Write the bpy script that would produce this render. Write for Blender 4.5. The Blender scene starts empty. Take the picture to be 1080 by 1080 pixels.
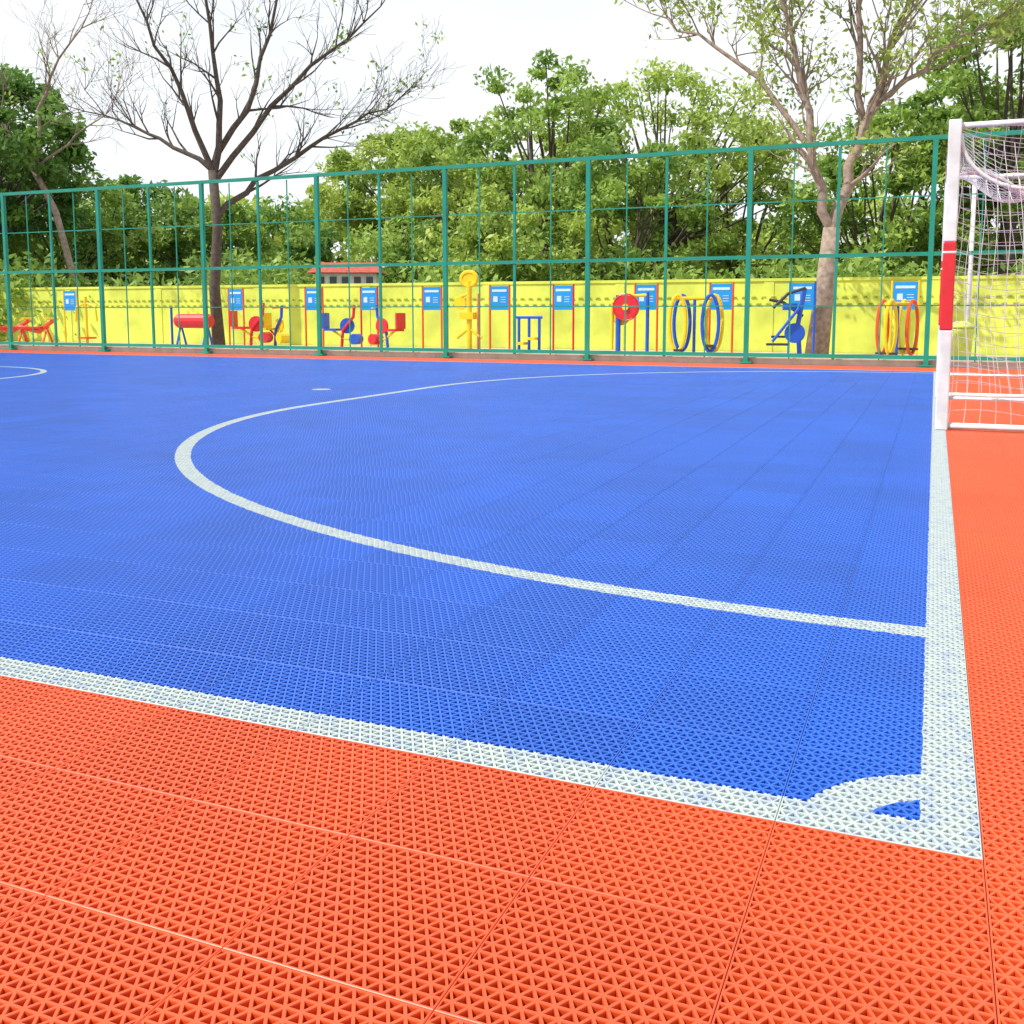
import bpy, math, random
import numpy as np
from mathutils import Vector, Matrix

random.seed(7); rng = np.random.default_rng(7)
scene = bpy.context.scene
col = scene.collection

# ------------------------------------------------------------------ helpers
class MB:
    def __init__(s): s.v=[]; s.f=[]; s.m=[]; s.t=[]
    def face(s, idx, m=0, t=0.5): s.f.append(idx); s.m.append(m); s.t.append(t)
    def tube(s, pts, rad, sides=6, m=0, closed=False, caps=True):
        pts=[Vector(p) for p in pts]; n=len(pts)
        if not hasattr(rad,'__len__'): rad=[rad]*n
        base=len(s.v); prev=None
        for i,p in enumerate(pts):
            if closed: d=pts[(i+1)%n]-pts[i-1]
            else: d=pts[min(i+1,n-1)]-pts[max(i-1,0)]
            if d.length<1e-9: d=Vector((0,0,1))
            d.normalize()
            if prev is None:
                a=Vector((0,1,0)) if abs(d.y)<.9 else Vector((1,0,0))
                u=d.cross(a).normalized()
            else:
                u=(prev-d*prev.dot(d))
                u=u.normalized() if u.length>1e-6 else d.orthogonal().normalized()
            prev=u; w=d.cross(u)
            for k in range(sides):
                an=2*math.pi*(k+.5)/sides
                s.v.append(p+(u*math.cos(an)+w*math.sin(an))*rad[i])
        rng_=n if closed else n-1
        for i in range(rng_):
            j=(i+1)%n
            for k in range(sides):
                k2=(k+1)%sides
                s.face((base+i*sides+k,base+i*sides+k2,base+j*sides+k2,base+j*sides+k),m)
        if caps and not closed:
            s.face(tuple(base+k for k in range(sides))[::-1],m)
            s.face(tuple(base+(n-1)*sides+k for k in range(sides)),m)
    def box(s, c, d, m=0, rz=0):
        b=len(s.v); R=Matrix.Rotation(rz,3,'Z')
        for x in(-.5,.5):
            for y in(-.5,.5):
                for z in(-.5,.5):
                    s.v.append(Vector(c)+R@Vector((x*d[0],y*d[1],z*d[2])))
        for q in((0,1,3,2),(4,6,7,5),(0,4,5,1),(2,3,7,6),(0,2,6,4),(1,5,7,3)):
            s.face(tuple(b+i for i in q),m)
    def disc(s, c, r, th, axis='Y', m=0, n=24):
        a={'X':Vector((1,0,0)),'Y':Vector((0,1,0)),'Z':Vector((0,0,1))}[axis]
        c=Vector(c); s.tube([c-a*th/2,c+a*th/2],r,n,m)
    def mesh(s,name,mats,smooth=False):
        me=bpy.data.meshes.new(name); me.from_pydata([tuple(v) for v in s.v],[],s.f)
        for mt in mats: me.materials.append(mt)
        me.polygons.foreach_set('material_index',s.m)
        if smooth: me.polygons.foreach_set('use_smooth',[True]*len(s.f))
        me.update(); return me
    def obj(s, name, mats, smooth=False, loc=(0,0,0), parent=None):
        me=s.mesh(name,mats,smooth)
        o=bpy.data.objects.new(name,me); o.location=loc; col.objects.link(o)
        if parent: o.parent=parent
        return o

def newmat(name):
    m=bpy.data.materials.new(name); m.use_nodes=True
    nt=m.node_tree; b=nt.nodes['Principled BSDF']
    return m,nt,b
def simple(name, c, rough=.5, var=.15, scale=6, metal=0, bump=0):
    m,nt,b=newmat(name)
    n=nt.nodes.new('ShaderNodeTexNoise'); n.inputs['Scale'].default_value=scale; n.inputs['Detail'].default_value=4
    tc=nt.nodes.new('ShaderNodeTexCoord'); nt.links.new(tc.outputs['Object'],n.inputs['Vector'])
    r=nt.nodes.new('ShaderNodeValToRGB')
    r.color_ramp.elements[0].position=.3; r.color_ramp.elements[1].position=.7
    r.color_ramp.elements[0].color=(*[x*(1-var) for x in c],1); r.color_ramp.elements[1].color=(*[min(1,x*(1+var)) for x in c],1)
    nt.links.new(n.outputs['Fac'],r.inputs[0]); nt.links.new(r.outputs[0],b.inputs['Base Color'])
    b.inputs['Roughness'].default_value=rough; b.inputs['Metallic'].default_value=metal
    if bump:
        bp=nt.nodes.new('ShaderNodeBump'); bp.inputs['Strength'].default_value=bump
        nt.links.new(n.outputs['Fac'],bp.inputs['Height']); nt.links.new(bp.outputs[0],b.inputs['Normal'])
    return m

YAW=math.radians(22.6); PITCH=math.radians(6.45); H=.8
F=Vector((-math.sin(YAW),math.cos(YAW),0)); Rv=Vector((math.cos(YAW),math.sin(YAW),0))
def bx(px,Y):   # X on a row parallel to the fence seen at a given bearing
    return Y*math.tan(math.atan((px-540)/1070)-YAW)
def gp(px,depth):
    p=F*depth+Rv*(depth*(px-540)/1072.5); return p.x,p.y

# ------------------------------------------------------------------ court material
X0,Y0,Y1=.10,1.565,14.9; LW=.088
ARX,ARY,ACX,AY0,AY1=5.11,4.86,.08,7.5,9.7
ORANGE=(.66,.078,.015); BLUE=(.007,.092,.50)
def court_mat(kind):
    m,nt,b=newmat('court_'+kind)
    L=nt.links; under=(kind=='underlay')
    def mth(op,a,bb=None,c=None):
        n=nt.nodes.new('ShaderNodeMath'); n.operation=op
        for i,v in enumerate((a,bb,c)):
            if v is None: continue
            if isinstance(v,(int,float)): n.inputs[i].default_value=v
            else: L.new(v,n.inputs[i])
        return n.outputs[0]
    def mix(f,a,c):
        n=nt.nodes.new('ShaderNodeMix'); n.data_type='RGBA'
        if isinstance(f,(int,float)): n.inputs[0].default_value=f
        else: L.new(f,n.inputs[0])
        for i,v in((6,a),(7,c)):
            if isinstance(v,tuple): n.inputs[i].default_value=(*v,1)
            else: L.new(v,n.inputs[i])
        return n.outputs[2]
    b.inputs['Roughness'].default_value=.42
    b.inputs['Specular IOR Level'].default_value=.65
    g=nt.nodes.new('ShaderNodeNewGeometry')
    n3=nt.nodes.new('ShaderNodeTexNoise'); n3.inputs['Scale'].default_value=.9; n3.inputs['Detail'].default_value=3; n3.inputs['Roughness'].default_value=.7; L.new(g.outputs['Position'],n3.inputs['Vector'])
    oi=nt.nodes.new('ShaderNodeObjectInfo')
    val=mth('ADD',mth('MULTIPLY_ADD',oi.outputs['Random'],.12,.69),mth('MULTIPLY',n3.outputs['Fac'],.5))
    def shade(c):
        vm=nt.nodes.new('ShaderNodeVectorMath'); vm.operation='SCALE'
        if isinstance(c,tuple): vm.inputs[0].default_value=c
        else: L.new(c,vm.inputs[0])
        L.new(val,vm.inputs['Scale']); return vm.outputs[0]
    if kind in('orange','blue'):
        c=shade(ORANGE if kind=='orange' else BLUE)
        L.new(c,b.inputs['Base Color']); return m
    sp=nt.nodes.new('ShaderNodeSeparateXYZ'); L.new(g.outputs['Position'],sp.inputs[0])
    n2=nt.nodes.new('ShaderNodeTexNoise'); n2.inputs['Scale'].default_value=26; n2.inputs['Detail'].default_value=3; n2.inputs['Roughness'].default_value=.75; L.new(g.outputs['Position'],n2.inputs['Vector'])
    wob=mth('MULTIPLY',mth('SUBTRACT',n2.outputs['Fac'],.5),.014)
    x=mth('ADD',sp.outputs[0],wob); y=mth('ADD',sp.outputs[1],wob)
    AND=lambda a,c:mth('MULTIPLY',a,c)
    OR=lambda a,c:mth('MAXIMUM',a,c)
    lt=lambda a,c:mth('LESS_THAN',a,c); gt=lambda a,c:mth('GREATER_THAN',a,c)
    court=AND(lt(sp.outputs[0],X0),AND(gt(sp.outputs[1],Y0),lt(sp.outputs[1],Y1)))
    def dist(cx,cy):
        dx=mth('SUBTRACT',x,cx); dy=mth('SUBTRACT',y,cy)
        return mth('SQRT',mth('ADD',mth('MULTIPLY',dx,dx),mth('MULTIPLY',dy,dy)))
    band=lambda d,a,c:AND(gt(d,a),lt(d,c))
    line=OR(gt(x,X0-LW),OR(lt(y,Y0+LW),gt(y,Y1-.05)))
    yc=mth('MINIMUM',mth('MAXIMUM',y,AY0),AY1)
    dy=mth('DIVIDE',mth('SUBTRACT',y,yc),ARY); dx=mth('DIVIDE',mth('SUBTRACT',x,ACX),ARX)
    d=mth('SQRT',mth('ADD',mth('MULTIPLY',dx,dx),mth('MULTIPLY',dy,dy)))
    line=OR(line,band(d,.983,1.0))
    line=OR(line,band(dist(X0,Y0),.185,.275))
    line=OR(line,band(dist(-12.9,8.5),2.42,2.5))
    line=OR(line,lt(dist(-5.9,8.98),.1))
    line=AND(line,court)
    mr=nt.nodes.new('ShaderNodeMapRange'); L.new(n2.outputs['Fac'],mr.inputs[0]); mr.inputs[1].default_value=.48; mr.inputs[2].default_value=.75; mr.inputs[3].default_value=.96; mr.inputs[4].default_value=.55
    if not under: line=AND(line,mr.outputs[0])
    if under: c=mix(court,(.06,.007,.004),(.003,.018,.10))  # darkened court colours, painting the shade inside the tile holes
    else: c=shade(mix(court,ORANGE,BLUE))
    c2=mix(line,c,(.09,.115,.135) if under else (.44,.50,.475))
    L.new(c2,b.inputs['Base Color'])
    return m
M_or_t=court_mat('orange'); M_bl_t=court_mat('blue'); M_ln_t=court_mat('lined'); M_shaded_under=court_mat('underlay')

# ------------------------------------------------------------------ tile mesh
def tile_mesh():
    mb=MB(); T=.3; S=.2965; a=S/13; rh=S/15; o=(T-S)/2; e=o-.0006
    def P(x,y,z=0): mb.v.append(Vector((x,y,z))); return len(mb.v)-1
    def tri(A,B,C):
        ia,ib,ic=P(*A),P(*B),P(*C)
        cx=(A[0]+B[0]+C[0])/3; cy=(A[1]+B[1]+C[1])/3
        rings=[[ia,ib,ic]]
        for sc,z in((.70,0),(.62,-.0016),(.61,-.0145)):
            rings.append([P(cx+(q[0]-cx)*sc,cy+(q[1]-cy)*sc,z) for q in(A,B,C)])
        for r0,r1 in zip(rings,rings[1:]):
            for k in range(3): mb.face((r0[k],r0[(k+1)%3],r1[(k+1)%3],r1[k]))
    for j in range(15):
        y0=o+j*rh; y1=y0+rh; ev=(j%2==0)
        for i in range(13):
            if ev: tri((o+i*a,y0),(o+(i+1)*a,y0),(o+(i+.5)*a,y1))
            else: tri((o+i*a,y1),(o+(i+.5)*a,y0),(o+(i+1)*a,y1))
        for i in range(12):
            if ev: tri((o+(i+.5)*a,y1),(o+(i+1)*a,y0),(o+(i+1.5)*a,y1))
            else: tri((o+(i+.5)*a,y0),(o+(i+1.5)*a,y0),(o+(i+1)*a,y1))
        if ev:
            tri((o,y0),(o+.5*a,y1),(o,y1)); tri((o+S,y0),(o+S,y1),(o+S-.5*a,y1))
        else:
            tri((o,y0),(o+.5*a,y0),(o,y1)); tri((o+S,y0),(o+S,y1),(o+S-.5*a,y0))
    q=[(o,o),(o+S,o),(o+S,o+S),(o,o+S)]; w=[(o-e,o-e),(o+S+e,o-e),(o+S+e,o+S+e),(o-e,o+S+e)]
    for k in range(4):
        k2=(k+1)%4
        mb.face((P(*w[k],-.0008),P(*w[k2],-.0008),P(*q[k2]),P(*q[k])))
        mb.face((P(*w[k],-.012),P(*w[k2],-.012),P(*w[k2],-.0008),P(*w[k],-.0008)))
    return mb
sets={'orange':[],'blue':[],'lined':[]}
def classify(cx,cy):
    inc=lambda x,y:(x<X0 and Y0<y<Y1)
    if inc(cx,cy):
        if cx>X0-.35 or cy<Y0+.35 or cy>Y1-.35: return 'lined'
        yc=min(max(cy,AY0),AY1); d=math.hypot((cx-ACX)/ARX,(cy-yc)/ARY)
        if abs(d-.99)<.075: return 'lined'
        if abs(math.hypot(cx+12.9,cy-8.5)-2.46)<.3 or math.hypot(cx+5.9,cy-8.98)<.36: return 'lined'
        return 'blue'
    if cx<X0+.3 and Y0-.2<cy<Y1+.35 and (cx>X0-.1 and cx<X0 or cy>Y1-.3): return 'lined'
    return 'orange'
for i in range(-92,16):
    for j in range(-11,48):
        x,y=X0+i*.3,Y0+j*.3
        sets[classify(x+.15,y+.15)].append((x,y,0))
court=bpy.data.objects.new('sports_court',None); col.objects.link(court)
tm=tile_mesh()
for k,mt in(('orange',M_or_t),('blue',M_bl_t),('lined',M_ln_t)):
    me=bpy.data.meshes.new(k+'_area'); me.from_pydata(sets[k],[],[])
    em=bpy.data.objects.new(k+'_area',me); col.objects.link(em); em.parent=court; em.instance_type='VERTS'
    tm.obj(k+'_tile',[mt],parent=em)
def sheet(name,x0,x1,y0,y1,z,mat):
    mb=MB(); mb.v=[Vector((x0,y0,z)),Vector((x1,y0,z)),Vector((x1,y1,z)),Vector((x0,y1,z))]; mb.face((0,1,2,3)); return mb.obj(name,[mat])
sheet('court_slab',-27.5,4.9,-1.73,15.96,-.0145,M_shaded_under)  # base under the tiles, its dark colour stands in for hole shade
M_soil=simple('soil_and_grass',(.16,.15,.07),.95,.5,1.5)
sheet('ground',-400,400,-300,500,-.05,M_soil)
M_path=simple('path_concrete',(.50,.40,.34),.9,.18,3)
sheet('pavement',-60,25,15.97,21.5,-.02,M_path)

# ------------------------------------------------------------------ fence
FY=16.3
M_green=simple('green_paint',(.010,.25,.17),.35,.12,3)
M_kerb=simple('kerb_concrete',(.60,.42,.36),.85,.15,5)
fm=MB(); sp=2.655
k0,k1=-3,11
xs=[-.1-sp*k for k in range(k0,k1)]
xL,xR=min(xs),max(xs)
for i,x in enumerate(xs):
    fm.box((x,FY,1.68),(.07,.07,3.36))
    fm.box((x,FY,.012),(.2,.16,.024))
    for dx in(.25,.5,.75):
        if x+sp*dx<xR:
            w=.042 if dx==.5 else .018
            fm.box((x+sp*dx,FY+.002,1.68),(w,w,3.2))
for z,w in((3.33,.06),(1.66,.055),(.13,.06)):
    fm.box(((xL+xR)/2,FY-.004,z),(xR-xL,w,w))
for z in(2.5,.9):
    fm.box(((xL+xR)/2,FY+.005,z),(xR-xL,.018,.018))
fence=fm.obj('court_fence',[M_green])
kb=MB(); kb.box(((xL+xR)/2,FY+.17,.03),(xR-xL,.2,.12)); kb.obj('kerb',[M_kerb])

# ------------------------------------------------------------------ goal
M_white=simple('white_paint',(.66,.69,.69),.45,.16,8)
M_red=simple('red_paint',(.62,.02,.03),.35,.1,8)
M_net=simple('net_cord',(.75,.78,.80),.8,.05)
goal=bpy.data.objects.new('futsal_goal',None); col.objects.link(goal)
GX=.07; GYs=(7.5,10.35); pw=.08
g=MB()
for gy in GYs:
    for z0,z1,mi in((.0,.68,0),(.68,1.27,1),(1.27,2.07,0)):
        g.box((GX,gy,(z0+z1)/2),(pw,pw,z1-z0),mi)
    g.box((GX,gy,1.2),(pw+.006,pw+.006,.02),0)
nseg=5; L=(GYs[1]-GYs[0]-pw)/nseg
for i in range(nseg):
    g.box((GX,GYs[0]+pw/2+L*(i+.5),2.027),(pw,L,pw),i%2)
fo=g.obj('goal_frame',[M_white,M_red],parent=goal)
bv=fo.modifiers.new('bevel','BEVEL'); bv.width=.008; bv.segments=2
g=MB()
D1,D2=.85,1.15
for gy in GYs:
    g.tube([(GX+pw/2,gy,2.03),(GX+D1-.15,gy,2.03),(GX+D1,gy,1.95),(GX+D2,gy,.04)],.02,8)
    g.tube([(GX+pw/2,gy,.03),(GX+D2,gy,.03)],.022,8)
    g.tube([(GX+pw/2,gy,.22),(GX+D2-.03,gy,.22)],.012,8)
g.tube([(GX+D2,GYs[0],.03),(GX+D2,GYs[1],.03)],.022,8)
g.tube([(GX+D1,GYs[0],1.95),(GX+D1,GYs[1],1.95)],.018,8)
g.tube([(GX+.04+.45*(1-math.cos(k*math.pi/20)),GYs[0],1.98-.38*math.sin(k*math.pi/20)) for k in range(11)],.014,8)
g.obj('net_supports',[M_white],smooth=True,parent=goal)
nt_=MB()
def net(fn,nu,nv,r=.0028):
    for i in range(nu+1):
        nt_.tube([fn(i/nu,j/nv) for j in range(nv+1)],r,3,caps=False)
    for j in range(nv+1):
        nt_.tube([fn(i/nu,j/nv) for i in range(nu+1)],r,3,caps=False)
def side(gy,s):
    def fn(u,v):
        z=.03+v*1.97; back=GX+D2+(D1-D2)*v
        x=GX+.04+u*(back-GX-.04)
        bul=.10*math.sin(math.pi*u)*math.sin(math.pi*v)
        return (x+.02*math.sin(9*v+4*u),gy+s*bul+.01*math.sin(13*u+7*v),z-.12*math.sin(math.pi*u)*v+.02*math.sin(8*u+5*v))
    return fn
net(side(GYs[0],-.6),12,20); net(side(GYs[1],.6),12,20)
def roof(u,v): return (GX+.04+u*(D1-.04),GYs[0]+v*(GYs[1]-GYs[0]),2.03-.34*math.sin(math.pi*v)**.7*math.sin(math.pi*min(1,u*1.0)) -.05*u)
net(roof,9,30)
def backn(u,v):
    z=.03+v*1.93; return (GX+D2+(D1-D2)*v-.18*math.sin(math.pi*v)*math.sin(math.pi*u)**.5,GYs[0]+u*(GYs[1]-GYs[0]),z)
net(backn,30,20)
nt_.obj('goal_net',[M_net],parent=goal)
fd=MB()
for k in range(12):
    ph=k*.7; pts_=[]
    for i in range(24):
        u=i/23; a=u*math.pi/2
        pts_.append((GX+.06+.62*math.sin(a)+.012*math.sin(9*u+ph),GYs[0]+.35+.5*u+.02*math.sin(7*u+ph*1.7),1.80-.62*(1-math.cos(a))-.004*k+.012*math.sin(13*u+ph)))
    fd.tube(pts_,.005,4)
fd.obj('gathered_net',[M_net],parent=goal)

# ------------------------------------------------------------------ boundary wall
M_yel=simple('yellow_wall_paint',(.60,.68,.09),.75,.2,1.6)
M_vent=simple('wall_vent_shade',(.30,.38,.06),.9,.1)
WY=21.6; wl=MB(); xa,xb=-48,16
wl.box(((xa+xb)/2,WY,.69),(xb-xa,.14,1.5))
wl.box(((xa+xb)/2,WY,1.47),(xb-xa,.19,.06))
x=xa
while x<=xb+.01:
    wl.box((x,WY-.01,.69),(.2,.15,1.498)); x+=3.2
x=xa+.1
while x<xb:
    for r_,z in enumerate((1.12,.98)):
        xx=x+(.1 if r_ else 0)
        wl.tube([(xx-.055,WY-.075,z-.03),(xx-.035,WY-.10,z+.012),(xx,WY-.108,z+.028),(xx+.035,WY-.10,z+.012),(xx+.055,WY-.075,z-.03)],.011,4,caps=False)
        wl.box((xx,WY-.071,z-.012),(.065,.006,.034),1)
    x+=.2
wl.obj('boundary_wall',[M_yel,M_vent])

# ------------------------------------------------------------------ exercise signs and machines
M_blue=simple('sign_blue',(.01,.26,.66),.35,.1,3)
M_panel=simple('sign_print',(.50,.66,.74),.5,.1,20)
M_or=simple('orange_red_paint',(.72,.09,.02),.35,.1)
M_y=simple('yellow_paint',(.80,.55,.01),.35,.1)
M_b=simple('blue_paint',(.015,.09,.5),.35,.1)
M_dk=simple('dark_rubber',(.03,.03,.04),.6,.1)
MATS=[M_or,M_y,M_b,M_dk,M_red,M_blue,M_panel]
def sign(post):
    s=MB()
    for dx in(-.23,.23): s.tube([(dx,0,-.02),(dx,0,1.38)],.022,8,post)
    s.box((0,0,1.10),(.42,.03,.50),5)
    s.box((0,-.0175,1.26),(.34,.004,.05),6)
    s.box((-.09,-.0175,1.08),(.10,.004,.12),6)
    for i in range(3): s.box((.09,-.0175,1.12-.05*i),(.12,.004,.012),6)
    return s
sp_px=[76,250,332,390,456,527,594,681,760,845,953]
pc=[1,0,0,4,0,0,4,0,0,2,1]
for p,c in zip(sp_px,pc):
    o=sign(c).obj('exercise_sign',MATS,loc=(bx(p,19.9),19.9,0)); o.rotation_euler.z=random.uniform(-.12,.12)
def eq(name,mb,px,Y=19.0,rz=0,sc=1):
    o=mb.obj(name,MATS,loc=(bx(px,Y),Y,-.02)); o.rotation_euler.z=rz; o.scale=(sc,)*3
def arc(cx,cz,rx,rz,y=0,a0=0,a1=360,n=24): return [(cx+rx*math.cos(math.radians(a0+(a1-a0)*i/n)),y,cz+rz*math.sin(math.radians(a0+(a1-a0)*i/n))) for i in range(n)]
for px,rz in((38,.1),(10,.3)):
    s=MB()
    s.tube([(-.5,0,.45),(.1,0,.35),(.55,0,.62)],[.05,.07,.05],8,0)
    s.box((-.1,0,.44),(.75,.3,.05),4)
    for x in(-.4,.35): s.tube([(x,-.2,0),(x,0,.42),(x,.2,0)],.03,8,0)
    s.tube([(.5,-.22,.66),(.5,.22,.66)],.035,8,1)
    eq('sit_up_bench',s,px,19,rz)
s=MB()
s.tube([(0,0,0),(0,0,1.2)],.035,8,1); s.tube([(0,0,1.05),(.3,0,.95),(.34,0,.6)],.025,8,1); s.tube([(0,0,1.05),(-.3,0,.95),(-.34,0,.6)],.025,8,1)
s.disc((0,0,.2),.22,.04,'Z',0)
eq('twist_machine',s,92)
s=MB(); s.tube([(-.5,0,.62),(-.42,0,.62),(.42,0,.62),(.5,0,.62)],[.12,.17,.17,.12],14,4)
for x in(-.38,.38):
    s.tube([(x,-.18,0),(x,0,.55),(x,.18,0)],.03,8,2)
s.tube([(-.65,0,0),(-.65,0,.95)],.03,8,2)
eq('vault_horse',s,205)
def rider(c1,c2,c3):
    s=MB()
    s.tube([(-.45,0,.03),(.45,0,.03)],.04,8,c1); s.tube([(0,0,0),(.05,0,.5),(.35,0,.85),(.38,0,1.15)],.04,8,c1)
    s.box((-.25,0,.52),(.34,.32,.06),c2); s.box((-.44,0,.75),(.06,.32,.4),c2)
    s.tube([(0,0,.35),(-.25,0,.5)],.03,8,c3); s.tube([(0,0,.3),(.4,0,.25)],.03,8,c3)
    s.tube([(.3,-.25,1.08),(.38,0,1.1),(.3,.25,1.08)],.022,8,c3); s.disc((.42,0,.28),.14,.3,'Y',c2,14)
    s.disc((.15,.05,.62),.2,.05,'Y',c2)
    return s
eq('rowing_machine',rider(4,4,1),264,19.2,.2,.9)
eq('cycling_machine',rider(2,1,0),290,19.5,-.4,.85)
eq('rowing_machine',rider(4,2,1),360,19.2,.1,.85)
eq('cycling_machine',rider(2,4,1),409,19.2,2.9,.85)
s=MB()
s.tube([(0,0,0),(0,0,1.45)],.055,10,1)
s.tube(arc(0,1.5,.17,.14),.045,8,1,closed=True); s.disc((0,0,1.5),.14,.05,'Y',1)
s.box((-.02,0,.75),(.30,.2,.14),1); s.tube([(-.28,0,.3),(0,0,.5),(.28,0,.3)],.035,8,1)
s.tube([(.2,0,.0),(.22,0,1.2)],.03,8,0); s.disc((-.2,0,1.0),.13,.06,'Y',1); s.tube([(0,0,1.2),(-.3,0,1.1)],.03,8,1)
s.box((0,0,.03),(.7,.4,.05),2)
eq('massage_machine',s,495,18.9)
s=MB()
for x in(-.22,0,.22): s.tube([(x,0,0),(x,0,.72)],.03,8,2)
s.tube([(-.28,0,.72),(.28,0,.72)],.03,8,2); s.box((-.12,-.05,.2),(.16,.34,.05),1); s.box((.12,-.05,.3),(.16,.34,.05),1); s.box((0,0,.02),(.6,.4,.04),2)
eq('step_machine',s,558,19)
s=MB()
s.tube([(-.08,0,0),(-.08,0,1.15)],.05,10,2)
s.disc((.1,-.1,.92),.23,.04,'Y',4); s.disc((.1,-.13,.92),.06,.06,'Y',1); s.tube(arc(.1,.92,.25,.25,-.1),.018,6,4,closed=True)
s.tube([(.5,0,0),(.5,0,1.2)],.035,8,2); s.tube([(-.2,0,.1),(-.2,0,1.0),(0,0,1.12),(.5,0,1.15)],.03,8,1); s.disc((-.05,.1,.75),.18,.04,'Y',1)
eq('arm_wheel_machine',s,656,18.9)
def walker(c1,c2):
    s=MB()
    s.tube(arc(-.30,.62,.15,.52,-.1),.035,8,c1,closed=True); s.tube(arc(-.24,.62,.15,.52,.15),.035,8,c2,closed=True)
    s.tube(arc(.30,.62,.15,.52,-.1),.035,8,c2,closed=True); s.tube(arc(.36,.62,.15,.52,.15),.035,8,c1,closed=True)
    s.tube([(-.35,0,1.08),(.35,0,1.08)],.035,8,c1); s.box((-.28,0,.12),(.16,.4,.04),3); s.box((.3,0,.2),(.16,.4,.04),3)
    s.tube([(0,0,0),(0,0,1.1)],.03,8,2)
    return s
eq('air_walker',walker(1,2),732,18.8,.15,1.0)
eq('air_walker',walker(1,0),946,19.0,.9,.9)
s=MB()
s.tube([(-.4,0,.04),(.4,0,.04)],.05,8,2); s.tube([(.2,0,0),(.15,0,.6),(.25,0,1.25)],.045,8,2); s.tube([(.25,-.2,1.25),(-.05,-.2,1.15),(-.3,-.2,.9)],.03,8,3); s.tube([(.25,.2,.75),(-.1,.2,1.0),(-.35,.2,1.05)],.03,8,3)
s.disc((.1,0,.45),.18,.08,'Y',2); s.box((-.2,-.15,.25),(.4,.14,.04),3); s.box((-.1,.15,.38),(.4,.14,.04),3); s.tube([(.15,-.2,.9),(-.3,-.2,.3)],.028,8,2); s.box((.0,0,.92),(.25,.2,.12),2)
eq('elliptical_trainer',s,832,18.8,.2)
M_bin=simple('bin_plastic',(.55,.65,.10),.5)
s=MB(); s.tube([(0,0,-.02),(0,0,.5),(0,0,.55)],[.16,.2,.21],14,0); s.tube([(0,0,.55),(0,0,.6),(0,0,.66)],[.22,.2,.08],14,0); s.obj('litter_bin',[M_bin],smooth=True,loc=(bx(1013,18),18,0))
s=MB(); s.tube([(0,0,-.02),(0,0,2.95)],.035,10,0); s.disc((0,0,.0),.1,.03,'Z'); s.obj('metal_pole',[M_white],smooth=True,loc=(bx(1020,18),18,0))

# ------------------------------------------------------------------ low outbuilding beyond the wall
M_wallw=simple('white_render',(.75,.74,.70),.8); M_roof=simple('red_roof',(.40,.07,.05),.8,.3,8); M_glass=simple('window_glass',(.03,.05,.06),.1)
def house(name,loc,rz,w,d,h,rh):
    e=bpy.data.objects.new(name,None); col.objects.link(e); e.location=loc; e.rotation_euler.z=rz
    s=MB(); s.box((0,0,h/2),(w,d,h)); s.obj('walls',[M_wallw],parent=e)
    s=MB(); W=w/2+.2; D=d/2+.2
    s.v=[Vector(p) for p in((-W,-D,h+.01),(W,-D,h+.01),(W,D,h+.01),(-W,D,h+.01),(-W*.75,0,h+rh),(W*.75,0,h+rh))]
    for f in((0,1,5,4),(1,2,5),(2,3,4,5),(3,0,4),(3,2,1,0)): s.face(f)
    s.obj('roof',[M_roof],parent=e)
    s=MB()
    for i in range(5): s.box((w*(-.4+.2*i),-d/2-.01,h-.22),(w*.11,.05,.24))
    s.obj('windows',[M_glass],parent=e)
x,y=gp(368,29.5); house('white_outbuilding',(x,y,-.05),YAW+.05,1.7,1.5,1.95,.33)

# ------------------------------------------------------------------ trees
def leafmat(name,dark,light,tr=.42):
    m,nt,b=newmat(name); L=nt.links
    a=nt.nodes.new('ShaderNodeAttribute'); a.attribute_name='tint'
    r=nt.nodes.new('ShaderNodeValToRGB'); r.color_ramp.elements[0].color=(*dark,1); r.color_ramp.elements[1].color=(*light,1)
    L.new(a.outputs['Fac'],r.inputs[0]); L.new(r.outputs[0],b.inputs['Base Color']); b.inputs['Roughness'].default_value=.5
    b.inputs['Specular IOR Level'].default_value=.4
    t=nt.nodes.new('ShaderNodeBsdfTranslucent'); L.new(r.outputs[0],t.inputs['Color'])
    mx=nt.nodes.new('ShaderNodeMixShader'); mx.inputs[0].default_value=tr
    L.new(b.outputs[0],mx.inputs[1]); L.new(t.outputs[0],mx.inputs[2]); L.new(mx.outputs[0],nt.nodes['Material Output'].inputs[0])
    return m
M_leafA=leafmat('leaves_mid',(.09,.20,.035),(.44,.60,.12))
M_leafB=leafmat('leaves_yellowish',(.17,.30,.05),(.58,.68,.15))
M_leafC=leafmat('leaves_dark',(.05,.13,.03),(.25,.44,.08))
M_bark=simple('bark',(.085,.065,.05),.9,.35,12,bump=.4)
M_bark2=simple('pale_bark',(.30,.23,.18),.9,.35,10,bump=.4)

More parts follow.
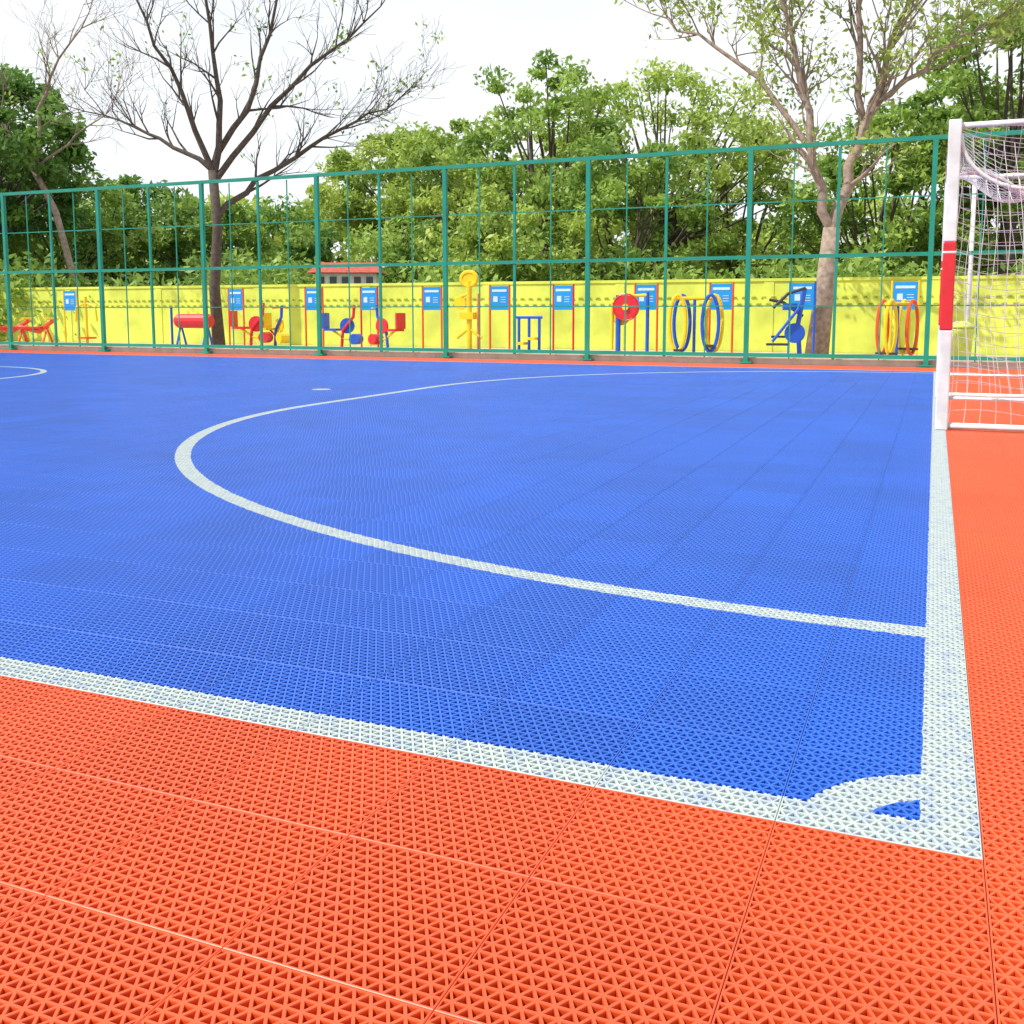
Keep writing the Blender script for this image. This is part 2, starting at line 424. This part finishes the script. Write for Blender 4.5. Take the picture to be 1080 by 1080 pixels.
def leaf_arrays(C,R,n,size):
    k=len(C); d=rng.normal(size=(k,n,3)); rad=rng.random((k,n,1))**.45
    d/=np.linalg.norm(d,axis=2,keepdims=True)
    P=(C[:,None,:]+d*rad*R[:,None,:]).reshape(-1,3)
    N=len(P)
    a=rng.normal(size=(N,3)); a/=np.linalg.norm(a,axis=1,keepdims=True)
    b=rng.normal(size=(N,3)); b[:,2]*=.5; b-=a*(a*b).sum(1,keepdims=True); b/=np.linalg.norm(b,axis=1,keepdims=True)
    s=size*(.6+.8*rng.random((N,1)))
    V=np.stack([P-a*s, P+b*s*.45, P+a*s, P-b*s*.45],1).reshape(-1,3)
    ct=rng.random(k)*.55
    tint=np.clip(np.repeat(ct,n)+rng.random(N)*.45,0,1)
    return V,tint
def tree_object(name,wood,V,tint,mats,loc,rz=0,sc=1):
    wv=np.array([tuple(v) for v in wood.v]) if wood.v else np.zeros((0,3)); nw=len(wv)
    faces=list(wood.f); nl=len(V)//4
    q=(np.arange(nl*4).reshape(-1,4)+nw).tolist()
    me=bpy.data.meshes.new(name); me.from_pydata(np.vstack([wv,V]).tolist() if nl else wv.tolist(),[],faces+q)
    for m in mats: me.materials.append(m)
    me.polygons.foreach_set('material_index',[0]*len(faces)+[1]*nl)
    me.polygons.foreach_set('use_smooth',[True]*len(faces)+[False]*nl)
    at=me.attributes.new('tint','FLOAT','FACE'); at.data.foreach_set('value',np.concatenate([np.full(len(faces),.5),tint]).astype(np.float32))
    me.update()
    o=bpy.data.objects.new(name,me); o.location=loc; o.rotation_euler.z=rz; o.scale=(sc,)*3; col.objects.link(o); return o

def leafy(seed,height,rx,rz,cz,ncl,nl,size,clr,flat=1.0,trunk_r=.2):
    r=random.Random(seed); wood=MB(); C=[];R=[]
    fork=Vector((r.uniform(-.3,.3),r.uniform(-.3,.3),cz-rz*.75))
    tp=[Vector((0,0,-.1)),Vector((r.uniform(-.15,.15),0,fork.z*.5)),fork]
    wood.tube(tp,[trunk_r*1.25,trunk_r,trunk_r*.8],8)
    for i in range(ncl):
        while True:
            p=Vector((r.uniform(-1,1),r.uniform(-1,1),r.uniform(-1,1)))
            if .3<p.length<1: break
        p=p*(p.length**-.35)
        c=Vector((p.x*rx,p.y*rx,cz+p.z*rz)); 
        s=clr*r.uniform(.45,1.25)
        C.append(c); R.append((s,s,s*.62*flat))
        if i%2==0:
            mid=fork.lerp(c,.5)+Vector((r.uniform(-.3,.3),r.uniform(-.3,.3),-.15*rz*.5))
            wood.tube([fork,mid,c],[trunk_r*.4,trunk_r*.2,.015],5,caps=False)
    V,t=leaf_arrays(np.array([tuple(c) for c in C]),np.array(R),nl,size)
    return wood,V,t

def put(name,px,depth,top,rx,seed,mat,ncl=60,nl=190,size=.13,clr=.9,bark=M_bark,low=.45,flat=1):
    rz=top*(1-low)/2; cz=top-rz
    w,V,t=leafy(seed,top,rx,rz,cz,ncl,int(nl*.85),size,clr,flat,trunk_r=.026*top)
    x,y=gp(px,depth); return tree_object(name,w,V,t,[bark,mat],(x,y,-.05),rz=seed)
def hz(py,depth): return H+(331-py)/1090*depth

put('leafy_tree',0,33,hz(70,33),3.2,1,M_leafC,80,230,.13,.9,low=.3)
put('leafy_tree',75,38,hz(160,38),3.2,2,M_leafA,60,180,.13,.95,low=.15)
put('leafy_tree',-95,36,hz(80,36),4,3,M_leafC,80,200,.14,1.1,low=.2)
put('leafy_tree',150,42,hz(190,42),3.2,4,M_leafC,60,180,.14,.95,low=.1)
put('leafy_tree',240,40,hz(205,40),3.2,5,M_leafA,60,180,.14,.9,low=.1)
put('leafy_tree',300,46,hz(215,46),2.6,6,M_leafC,50,160,.14,.9,low=.1)
put('leafy_tree',430,50,hz(145,50),4.2,7,M_leafB,100,210,.14,.95,low=.45)
put('leafy_tree',520,46,hz(132,46),4.8,8,M_leafB,110,210,.14,.95,low=.35)
put('leafy_tree',575,38,hz(70,38),3.5,9,M_leafA,75,150,.12,.75,low=.3)
put('leafy_tree',700,40,hz(75,40),4.6,10,M_leafB,100,150,.12,.8,low=.25)
put('leafy_tree',655,34,hz(150,34),3.2,11,M_leafA,60,160,.12,.8,low=.15)
put('leafy_tree',560,33,hz(200,33),3.0,12,M_leafB,60,160,.12,.8,low=.1)
put('leafy_tree',790,42,hz(130,42),3.8,13,M_leafB,90,170,.13,.85,low=.15)
put('leafy_tree',930,36,hz(115,36),3.5,14,M_leafA,85,190,.13,.85,low=.1)
put('leafy_tree',1060,34,hz(-10,34),3.3,15,M_leafA,95,190,.13,.85,low=.3)
put('leafy_tree',1010,40,hz(85,40),3.0,16,M_leafA,70,170,.13,.85,low=.15)
put('leafy_tree',1170,36,hz(40,36),4,17,M_leafA,80,160,.14,.9,low=.1)
put('leafy_tree',450,36,hz(232,36),2.6,18,M_leafA,50,160,.12,.75,low=.1)

def mass(name,pxs,d0,d1,zt,mat,n,nl,size,seed,skip=None):
    r=random.Random(seed); C=[];R=[]
    for i in range(n):
        px=r.uniform(*pxs); d=r.uniform(d0,d1); x,y=gp(px,d); z=r.uniform(.1,1)**.8*zt*(1+.18*math.sin(px*.021+seed)+.1*math.sin(px*.057))
        if skip and skip[0]<px<skip[1] and d<31.5: continue
        C.append((x,y,z)); R.append((1.3,1.3,.8))
    V,t=leaf_arrays(np.array(C),np.array(R),nl,size)
    return tree_object(name,MB(),V,t,[M_bark,mat],(0,0,0))
mass('distant_trees',(-350,1450),56,66,6.4,M_leafB,750,70,.30,1)
mass('shrubs',(-200,1250),29,33,1.9,M_leafA,330,80,.14,2,skip=(290,445))

def bare(name,px,Y,trunk,limbs,ppm,bark,seed,leafm=None,leafn=0,lsz=.07,twr=1.0,depthmax=3,tr0=.2,nlf=7,lr=.26):
    r=random.Random(seed); wood=MB(); tips=[]
    def L(q,yy=0): return Vector(((q[0]-px)/ppm,yy,H+(331-q[1])/ppm+.05))
    tp=[L(q) for q in trunk]
    def grow(p,d,ln,rad,dep):
        n=4; pts_=[p.copy()]; rr=[rad]; q=p.copy(); dd=d.copy()
        for i in range(n):
            dd=(dd+Vector((r.gauss(0,.15),r.gauss(0,.15),r.gauss(.05,.12)))).normalized()
            q=q+dd*ln/n; pts_.append(q.copy()); rr.append(max(.004,rad*(1-.8*(i+1)/n)))
        wood.tube(pts_,rr,5 if dep<2 else 3,caps=False)
        if dep>=2: tips.append(pts_[2])
        if dep>=depthmax: tips.append(q); return
        kids=r.randint(3,4) if dep<2 else 3
        for k in range(kids):
            i=r.randint(1,n); 
            side=Vector((r.gauss(0,1),r.gauss(0,1),r.gauss(.25,.6))); side=(side-dd*side.dot(dd)).normalized()
            nd=(dd*1.0+side*r.uniform(.5,.9)).normalized()
            grow(pts_[i],nd,ln*r.uniform(.5,.75),rr[i]*.7+.002,dep+1)
    wood.tube(tp,[tr0*1.25,tr0,tr0*.9,tr0*.85][:len(tp)],10)
    for li,(pl,ra) in enumerate(limbs):
        yd=r.uniform(-1.8,1.8); n=len(pl)
        P=[L(q,yd*(i/(n-1))**1.2 if i else 0) for i,q in enumerate(pl)]
        Q=[];RR=[]
        for i in range(n-1):
            for s in range(3):
                t=s/3; Q.append(P[i].lerp(P[i+1],t)+(Vector((r.gauss(0,.05),r.gauss(0,.05),r.gauss(0,.04))) if (i or s) else Vector())); RR.append(ra*(1-.8*(i+t)/(n-1)))
        Q.append(P[-1]); RR.append(ra*.2)
        wood.tube(Q,RR,8,caps=False)
        for i in range(2,len(Q)):
            for _ in range(2 if i>4 else 1):
                dd=(Q[i]-Q[i-1]).normalized(); side=Vector((r.gauss(0,1),r.gauss(0,.8),r.gauss(.4,.6))); side=(side-dd*side.dot(dd)).normalized()
                grow(Q[i],(dd+side*r.uniform(.4,1)).normalized(),r.uniform(.9,1.7)*twr,RR[i]*.45+.006,1)
        grow(Q[-1],(Q[-1]-Q[-2]).normalized(),1.4*twr,RR[-1],0)
    if leafn:
        tp_=[t for t in tips if r.random()<leafn]
        C=np.array([tuple(t) for t in tp_]); V,tt=leaf_arrays(C,np.full((len(C),3),lr),nlf,lsz)
    else: V=np.zeros((0,3)); tt=np.zeros(0)
    return tree_object(name,wood,V,tt,[bark,leafm or M_leafA],(bx(px,Y),Y,0),rz=YAW)
bare('bare_tree',230,20.3,[(231,374),(228,310),(233,250),(230,195)],[
 ([(230,195),(195,170),(150,152),(100,135)],.07),
 ([(230,195),(212,140),(190,85),(160,20)],.08),
 ([(230,195),(240,130),(236,60),(218,-30)],.085),
 ([(231,200),(262,135),(285,60),(300,-30)],.085),
 ([(232,240),(272,200),(320,168),(365,140),(400,120)],.08),
 ([(232,205),(285,130),(345,70),(390,25)],.08)],40.5,M_bark,5,M_leafA,.05,.06,depthmax=3,tr0=.13)
bare('bare_tree',72,24,[(90,374),(82,310),(66,240),(45,195)],[
 ([(50,205),(20,160),(0,120),(-30,90)],.07),
 ([(48,200),(60,150),(85,110),(120,70)],.07),
 ([(50,200),(90,170),(120,140)],.05)],30,M_bark2,9,depthmax=3,tr0=.11)
bare('sparse_tree',864,20.3,[(862,376),(868,310),(873,250)],[
 ([(873,252),(855,190),(838,120),(825,60),(800,-10)],.10),
 ([(853,180),(800,100),(745,50),(700,20)],.06),
 ([(873,252),(892,190),(906,130),(928,60),(950,-20)],.12),
 ([(906,130),(955,95),(1000,60),(1040,40)],.06),
 ([(900,145),(890,70),(880,0),(870,-50)],.07)],52.5,M_bark2,11,M_leafB,.6,.065,depthmax=3,tr0=.18,nlf=7,lr=.24)

# ------------------------------------------------------------------ light
el=math.radians(52); ax,ay=-.75,-.66; n_=math.hypot(ax,ay); ax/=n_; ay/=n_
sdir=Vector((ax*math.cos(el),ay*math.cos(el),math.sin(el)))
sd=bpy.data.lights.new('sun','SUN'); sd.energy=4.9; sd.angle=math.radians(.6); sd.color=(1,.95,.87)
so=bpy.data.objects.new('sun',sd); col.objects.link(so); so.rotation_euler=sdir.to_track_quat('Z','Y').to_euler()
w=bpy.data.worlds.new('World'); scene.world=w; w.use_nodes=True; nt=w.node_tree; L=nt.links
for n in list(nt.nodes): nt.nodes.remove(n)
out=nt.nodes.new('ShaderNodeOutputWorld'); bg=nt.nodes.new('ShaderNodeBackground'); bg.inputs[1].default_value=.15
sky=nt.nodes.new('ShaderNodeTexSky'); sky.sky_type='NISHITA'; sky.sun_disc=False; sky.sun_elevation=el; sky.sun_rotation=math.atan2(ax,ay); sky.dust_density=2.5
L.new(sky.outputs[0],bg.inputs[0])
b2=nt.nodes.new('ShaderNodeBackground'); b2.inputs[0].default_value=(.93,.97,1,1); b2.inputs[1].default_value=1.15
tc=nt.nodes.new('ShaderNodeTexCoord'); mp=nt.nodes.new('ShaderNodeMapping'); mp.inputs['Scale'].default_value=(1,1,2.5)
no=nt.nodes.new('ShaderNodeTexNoise'); no.inputs['Scale'].default_value=2.2; no.inputs['Detail'].default_value=4; no.inputs['Roughness'].default_value=.5
L.new(tc.outputs['Generated'],mp.inputs[0]); L.new(mp.outputs[0],no.inputs['Vector'])
mr=nt.nodes.new('ShaderNodeMapRange'); mr.inputs[1].default_value=.35; mr.inputs[2].default_value=.6; mr.inputs[3].default_value=.84; mr.inputs[4].default_value=1; L.new(no.outputs['Fac'],mr.inputs[0])
mx=nt.nodes.new('ShaderNodeMixShader'); L.new(mr.outputs[0],mx.inputs[0]); L.new(bg.outputs[0],mx.inputs[1]); L.new(b2.outputs[0],mx.inputs[2]); L.new(mx.outputs[0],out.inputs[0])

# ------------------------------------------------------------------ camera
cd=bpy.data.cameras.new('camera'); cd.lens=36*1066/1080; cd.sensor_width=36; cd.clip_start=.05; cd.clip_end=1500; cd.shift_y=-90/1080
co=bpy.data.objects.new('camera',cd); col.objects.link(co); co.location=(0,0,H); co.rotation_euler=(math.pi/2-PITCH,0,YAW); scene.camera=co
scene.view_settings.view_transform='Standard'; scene.view_settings.look='None'; scene.view_settings.exposure=0
